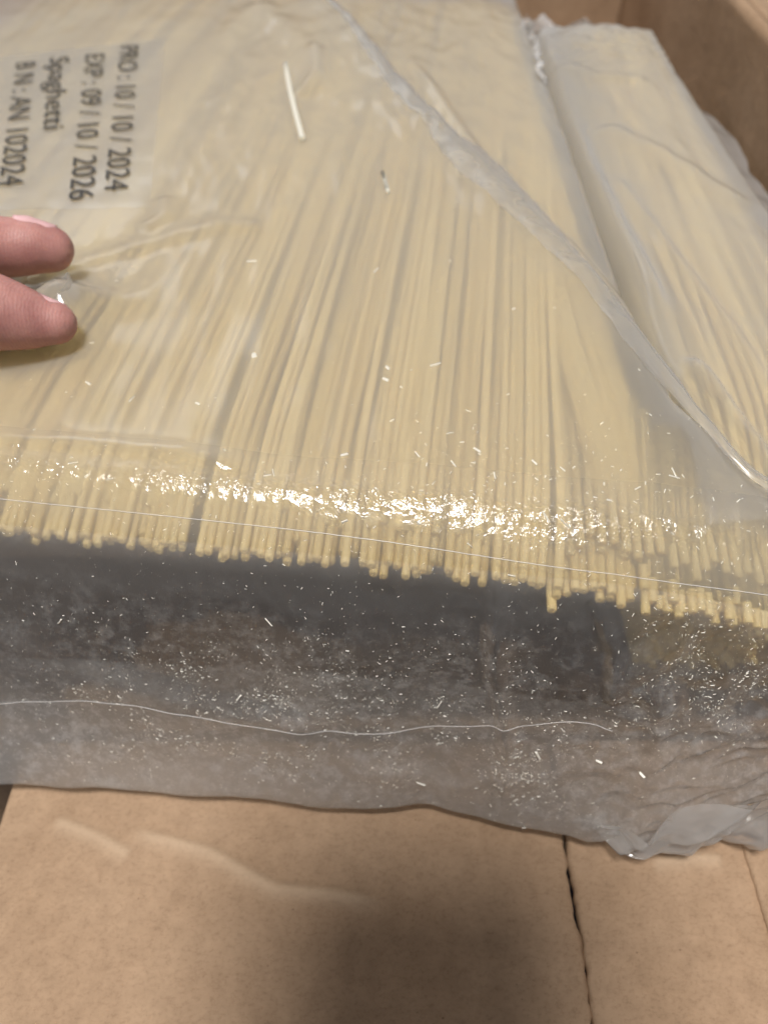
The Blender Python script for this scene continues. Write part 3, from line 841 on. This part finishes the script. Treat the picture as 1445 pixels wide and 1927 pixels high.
LB2 = "spaghetti strand inside the narrow packet by the box wall"
GB2 = "spaghetti strands in the narrow packet"
az2 = math.radians(2.6); n2 = 0
for layer in range(2):
    x = 67.5 + layer * 0.9
    while x < 99.5:
        c = (x - 87) / 26.5
        z = 81.2 - 3.0 * c * c - 1.9 * layer - abs(random.gauss(0, 0.5)) - 4 * max(0, abs(c) - 0.7) * 6
        strand(x, 104 + random.gauss(0, 1.2), z, az2 * (1 - 0.6 * c) + math.radians(random.gauss(0, 0.7)), 248, LB2, GB2, meshes=DROOPED[0])
        n2 += 1; x += 1.9 + random.uniform(0, 0.4) + (random.uniform(0.5, 1.5) if random.random() < 0.2 else 0)
between((73.3, 128), (72.6, 192), 80.8, 81.6, "bright raised strand under the narrow packet's film, beside the big bag", None)
between((88, 226), (79.5, 300), 81.0, 81.6, "slanting strand under the middle of the narrow packet's film", None)
rows = []
for layer in range(2, 40):
    z = 80.5 - 1.85 * layer
    if z < 3: break
    x = 67.0 + (layer % 2) * 0.9
    while x < 99:
        rows.append((x, 105 + random.gauss(0, 1.5), z - 1.0, az2 + math.radians(random.gauss(0, 0.8)), 252)); x += 1.95 + random.uniform(0, 0.3)
tag(strand_mass("spaghetti_mass", rows, M_PASTA), "packed spaghetti filling the depth of the narrow packet", "spaghetti", kind="stuff")

# ------------------------------------------------------------------ crumbs and dust on the film
def chip(V, F, c, t1, t2, n, l, w, h):
    """a small irregular splinter: six-cornered, lying along t1"""
    k = len(V)
    for e, ws in ((-0.5, 0.7), (0.5, random.uniform(0.3, 1.0))):
        for sgn in (-1, 1):
            V.append(c + t1 * (l * e) + t2 * (w * 0.5 * ws * sgn))
        V.append(c + t1 * (l * e * 0.8) + n * h)
    F += [(k, k + 1, k + 2), (k + 3, k + 5, k + 4), (k, k + 3, k + 4, k + 1), (k + 1, k + 4, k + 5, k + 2), (k + 2, k + 5, k + 3, k)]
def frame_at(a, s):
    P = np.stack(film_point(np.array([a, a + 0.5, a]), np.array([s, s, s + 0.5])), 1)
    p = Vector(P[0]); u = (Vector(P[1]) - p).normalized(); v = (Vector(P[2]) - p).normalized()
    n = u.cross(v); n = n if n.z > 0 or n.y < 0 else -n
    if n.dot(Vector((0, -0.6, 0.8))) < 0: n = -n
    return p, u, v, n.normalized()
DV, DF, DN = [], [], 0
def scatter(num, afun, sfun, lo, hi, keep=None, asp=2.2):
    """strew num irregular six-cornered splinters over the film"""
    global DN
    a = afun(num * 4); s = sfun(num * 4)
    if keep is not None:
        k = gnoise(a / keep[0] + keep[2], s / keep[0]) + rng.normal(0, 0.25, len(a)) > keep[1]; a, s = a[k], s[k]
    a, s = a[:num], s[:num]; n_ = len(a)
    P = np.stack(film_point(a, s), 1); u = np.stack(film_point(a + 0.4, s), 1) - P; v = np.stack(film_point(a, s + 0.4), 1) - P
    nz = lambda q: q / np.linalg.norm(q, axis=1, keepdims=True)
    u = nz(u); n = nz(np.cross(u, v)); n *= np.sign(n @ np.array([0, -0.6, 0.8]))[:, None]; v = np.cross(n, u)
    q = rng.uniform(0, math.tau, n_)[:, None]; t1 = u * np.cos(q) + v * np.sin(q); t2 = np.cross(n, t1)
    w = (lo * (hi / lo) ** (rng.random(n_) ** 2.2))[:, None]; l = w * rng.uniform(1, asp, n_)[:, None]; w = w * 0.6; h = w * 0.5
    c = P + n * 0.06; k2 = rng.uniform(0.3, 1.0, n_)[:, None]
    vs = np.stack([c - t1 * l / 2 - t2 * w * .35, c - t1 * l / 2 + t2 * w * .35, c - t1 * l * .4 + n * h,
                   c + t1 * l / 2 - t2 * w * .5 * k2, c + t1 * l / 2 + t2 * w * .5 * k2, c + t1 * l * .4 + n * h], 1).reshape(-1, 3)
    DV.append(vs)
    for k in range(n_):
        o = DN + 6 * k
        DF.extend([(o, o + 1, o + 2), (o + 3, o + 5, o + 4), (o, o + 3, o + 4, o + 1), (o + 1, o + 4, o + 5, o + 2), (o + 2, o + 5, o + 3, o)])
    DN += 6 * n_
G = lambda m, d: (lambda n: rng.normal(m, d, n))
UN = lambda lo, hi: (lambda n: rng.uniform(lo, hi, n))
scatter(900, UN(-90, 80), G(S_EDGE + 2, 7), 0.07, 0.40)                                    # along the rolled edge
scatter(520, G(28, 26), lambda n: S_EDGE - np.abs(rng.normal(0, 18, n)), 0.09, 0.55)       # above it on the pasta
scatter(170, UN(-90, 60), lambda n: S_EDGE - np.abs(rng.normal(0, 60, n)), 0.10, 0.60)
scatter(6500, G(-8, 40), G(S_EDGE + 55, 15), 0.05, 0.36, (12, 0.1, 4.0))                  # caked low on the hanging front
scatter(2200, UN(-95, 70), UN(S_EDGE + 8, S_EDGE + 86), 0.05, 0.28)
scatter(1500, G(66, 10), G(S_EDGE + 28, 9), 0.06, 0.40, (7, 0.0, 2.0))
scatter(300, G(33, 3), G(S_EDGE + 66, 9), 0.10, 0.5, (5, 0.0, 1.0))
dust = mesh_obj("pasta_dust", np.concatenate(DV), DF, M_CRUMB, None, shade=False, base=(0, 90, 40))
tag(dust, "white pasta dust and tiny crumbs clinging to the bag", "pasta dust", kind="stuff")

# larger splinters, each on its own: (a, distance from the edge roll, length, width, turn)
big = [(-34.5, -38.5, 1.4, 1.93, -0.37), (-4.0, -34.0, 2.0, 0.94, 0.45), (6.5, -39.7, 3.4, 0.59, -0.49), (-4.0, -38.0, 1.6, 0.95, 0.76), (-44.5, -77.8, 3.4, 0.5, -0.15), (-11.7, -77.2, 3, 0.55, -1.15),
       (-9.4, -10.0, 2.1, 0.85, -0.44), (-22.6, -3.9, 2.6, 0.42, 1.21), (-23.6, -3.0, 2.0, 0.35, -0.35), (-42.7, -21.1, 1.5, 0.68, 0.34), (-57.2, -21.1, 2.6, 0.69, -1.28), (-68.1, -24.4, 2.0, 0.7, 0.5),
       (12.4, -9.7, 2.3, 0.63, 0.97), (16.9, -14.2, 2.3, 0.75, 0.66), (5.1, -11.4, 2.4, 0.53, 0.94), (20.6, -7.6, 2.1, 0.73, 1.38), (28.3, -12.3, 1.9, 0.63, 0.82), (55.1, -11.1, 2.7, 0.52, 0.18),
       (55.1, -12.1, 2.7, 0.52, 1.23), (25.1, 0.3, 2.7, 0.4, 0.18), (33.8, -11.1, 1.9, 0.52, 0.82), (-7.2, 5.2, 1.6, 0.81, -0.46), (6.9, 4.2, 1.0, 0.71, 0.51), (30.6, 0.7, 3.2, 0.5, 0.97),
       (34.2, 1.7, 3.1, 0.6, 0.74), (16.9, 7.5, 1.7, 0.5, 0.62), (-29.0, 51.1, 2.3, 0.69, 2.17), (-20.8, 27.1, 2.9, 0.42, 0.91), (36.5, 59.7, 3.4, 1.1, 1.09), (49.2, 57.8, 1.8, 0.8, 0.11),
       (58.3, 57.6, 1.9, 0.9, 0.27), (14.2, 49.2, 3.4, 0.45, -1.27), (47.9, -7.6, 1.7, 0.51, -0.57), (42.4, -4.1, 1.3, 0.61, 0.23), (-54.5, 1.2, 1.9, 0.42, -0.37), (-62.7, -1.6, 2.4, 0.42, -0.3),
       (25.1, 12.4, 1.8, 0.5, 0.11), (-64.0, 31.3, 1.7, 0.65, 2.14), (11.9, 76.9, 3.2, 0.5, 0.47)]
for (a, ds, l, w, q) in big:
    V, F = [], []
    p, u, v, n = frame_at(a, S_EDGE + ds)
    t1 = u * math.cos(q) + v * math.sin(q); t2 = n.cross(t1)
    chip(V, F, p + n * 0.1, t1, t2, n, l * 0.8, w * 0.8, w * 0.5)
    o = mesh_obj("pasta_splinter", [tuple(x) for x in V], F, M_CRUMB, None, shade=False, base=tuple(p))
    tag(o, "small white pasta splinter stuck on the big bag's film", "crumb", "white splinters on the big bag")

# ------------------------------------------------------------------ the hand
def loft(path, rads, n=20, cap=6):
    """a closed limb with rounded ends: path points and a radius at each"""
    P = [np.array(p, float) for p in path]
    # resample smoothly
    Pc = catmull(np.array(P), 8)
    t = np.linspace(0, len(P) - 1, len(Pc)); rr = np.interp(t, range(len(P)), rads)
    k = np.array([1, 2, 3, 2, 1.0]); k /= k.sum(); rr = np.convolve(np.pad(rr, 2, mode='edge'), k, 'valid')
    pts = [tuple(p) for p in Pc]; rad = list(rr)
    d0 = Pc[0] - Pc[1]; d0 /= np.linalg.norm(d0); d1 = Pc[-1] - Pc[-2]; d1 /= np.linalg.norm(d1)
    pre = [(tuple(Pc[0] + d0 * rr[0] * math.sin(q)), rr[0] * math.cos(q)) for q in np.linspace(math.pi / 2 * 0.97, 0.15, cap)]
    post = [(tuple(Pc[-1] + d1 * rr[-1] * math.sin(q)), rr[-1] * math.cos(q)) for q in np.linspace(0.15, math.pi / 2 * 0.97, cap)]
    pts = [p for p, _ in pre] + pts + [p for p, _ in post]; rad = [r for _, r in pre] + rad + [r for _, r in post]
    return tube(pts, rad, n)
limbs = [
    ([(-80.5, 169.3, 92.0), (-84, 168, 93.2), (-91, 165.5, 94.6), (-100, 160, 98.5), (-112, 153, 106), (-128, 148, 118), (-150, 140, 126)], [5.6, 6.5, 7.2, 7.8, 8.0, 8.4, 9.5]),
    ([(-72.5, 142.5, 89.6), (-77, 142.2, 90.6), (-83.5, 141.6, 92.8), (-92, 140, 96), (-104, 138, 101), (-122, 128, 110), (-145, 118, 118)], [4.7, 6.5, 8.4, 9.2, 9.4, 10.2, 13]),
    ([(-104, 176, 90), (-112, 176, 93), (-122, 170, 101), (-134, 163, 113), (-154, 152, 125)], [6.2, 7.0, 7.4, 8.0, 9.5]),
    ([(-116, 184, 90), (-124, 183, 93), (-133, 177, 101), (-144, 169, 112), (-162, 158, 122)], [6.0, 6.6, 7.0, 7.6, 9.0]),
    ([(-132, 189, 90), (-139, 187, 93), (-147, 181, 101), (-156, 172, 110), (-170, 160, 118)], [5.2, 5.8, 6.2, 6.8, 8.4]),
    ([(-150, 140, 124), (-162, 132, 124), (-180, 124, 124), (-200, 112, 126)], [12, 15, 16, 17]),
    ([(-160, 152, 121), (-172, 142, 121), (-186, 130, 122), (-204, 116, 126)], [12, 14, 15, 16]),
    ([(-196, 118, 125), (-214, 106, 128), (-250, 84, 138), (-310, 50, 156)], [19, 20, 24, 30]),
]
HV, HF = [], []
for path, rads in limbs:
    v, f = loft(path, rads); k = len(HV)
    HV += v; HF += [tuple(i + k for i in q) for q in f]
hand = empty("hand", (-160, 140, 85), "bare hand pinching the film of the large bag between thumb and forefinger", "hand")
body = mesh_obj("skin", HV, HF, M_SKIN, hand)
rm = body.modifiers.new("remesh", 'REMESH'); rm.mode = 'VOXEL'; rm.voxel_size = 0.0009; rm.use_smooth_shade = True
smo = body.modifiers.new("smooth", 'SMOOTH'); smo.factor = 0.5; smo.iterations = 8
def nail(tip, back, upv, L, W, lift):
    """a curved nail plate on the finger's back"""
    tip = Vector(tip); back = Vector(back); ax = (tip - back).normalized(); up = Vector(upv)
    up = (up - ax * up.dot(ax)).normalized(); sd = ax.cross(up)
    n, m = 15, 13; V = []
    for i in range(n):
        for j in range(m):
            u = i / (n - 1); w = j / (m - 1) * 2 - 1
            ww = W * 0.5 * (1 - 0.12 * u) * (math.sqrt(max(0, 1 - ((u - 0.25) / 0.25) ** 2 * 0.35)) if u < 0.25 else 1.0) * (1 - 0.55 * max(0, (u - 0.8) / 0.2) ** 2 * abs(w))
            ang = w * 0.95
            ue = u * (1 - 0.22 * w ** 4)
            p = tip + ax * (L * (ue - 0.90)) + up * (lift * (1 - 0.26 * max(0.0, ue - 0.35) / 0.65) * math.cos(ang)) + sd * (ww * math.sin(ang) / math.sin(0.95))
            V.append(tuple(p))
    o = mesh_obj("nail", V, grid_faces(n, m), M_NAIL, hand)
    so = o.modifiers.new("solid", 'SOLIDIFY'); so.thickness = 0.0003; so.offset = 0
    return o
nail((-79.5, 169.6, 91.6), (-91, 165.5, 94.6), (-0.05, 0.58, 0.85), 9.5, 9.4, 7.35)
nail((-71.5, 142.6, 89.4), (-83.5, 141.6, 92.8), (0.15, 0.85, 0.45), 8.5, 8.0, 5.75)

# ------------------------------------------------------------------ the phone taking the picture, just behind the lens
ph = empty("phone", (0, 0, 195), "dark phone held above the box, taking the picture", "phone")
fw = Vector((0, math.cos(PITCH), -math.sin(PITCH))); upc = Vector((0, math.sin(PITCH), math.cos(PITCH))); rt = Vector((1, 0, 0))
camp = Vector((0, 0, 190))
def slab(name, x0, x1, y0, y1, d0, d1, rad, mat, seg=8):
    ring = []
    for cx, cyy, q0 in ((x1 - rad, y1 - rad, 0), (x0 + rad, y1 - rad, 90), (x0 + rad, y0 + rad, 180), (x1 - rad, y0 + rad, 270)):
        for k in range(seg + 1):
            q = math.radians(q0 + 90 * k / seg); ring.append((cx + rad * math.cos(q), cyy + rad * math.sin(q)))
    V = [tuple(camp + rt * x + upc * y + fw * d) for d in (d0, d1) for x, y in ring]; n = len(ring)
    F = [tuple(range(n)), tuple(range(n, 2 * n))[::-1]] + [(k, n + k, n + (k + 1) % n, (k + 1) % n) for k in range(n)]
    return mesh_obj(name, V, F, mat, ph, shade=False)
slab("body", -46, 26, -112, 35, -13, -5, 9, M_PHONE)
slab("camera_bump", -22, 9, -24, 12, -5, -3.2, 7, M_PHONE)
slab("lens", -6, 6, -6, 6, -3.2, -2.0, 5.9, M_LENS)
slab("lens", -18, -7.5, -20, -9.5, -3.2, -2.0, 5.2, M_LENS)
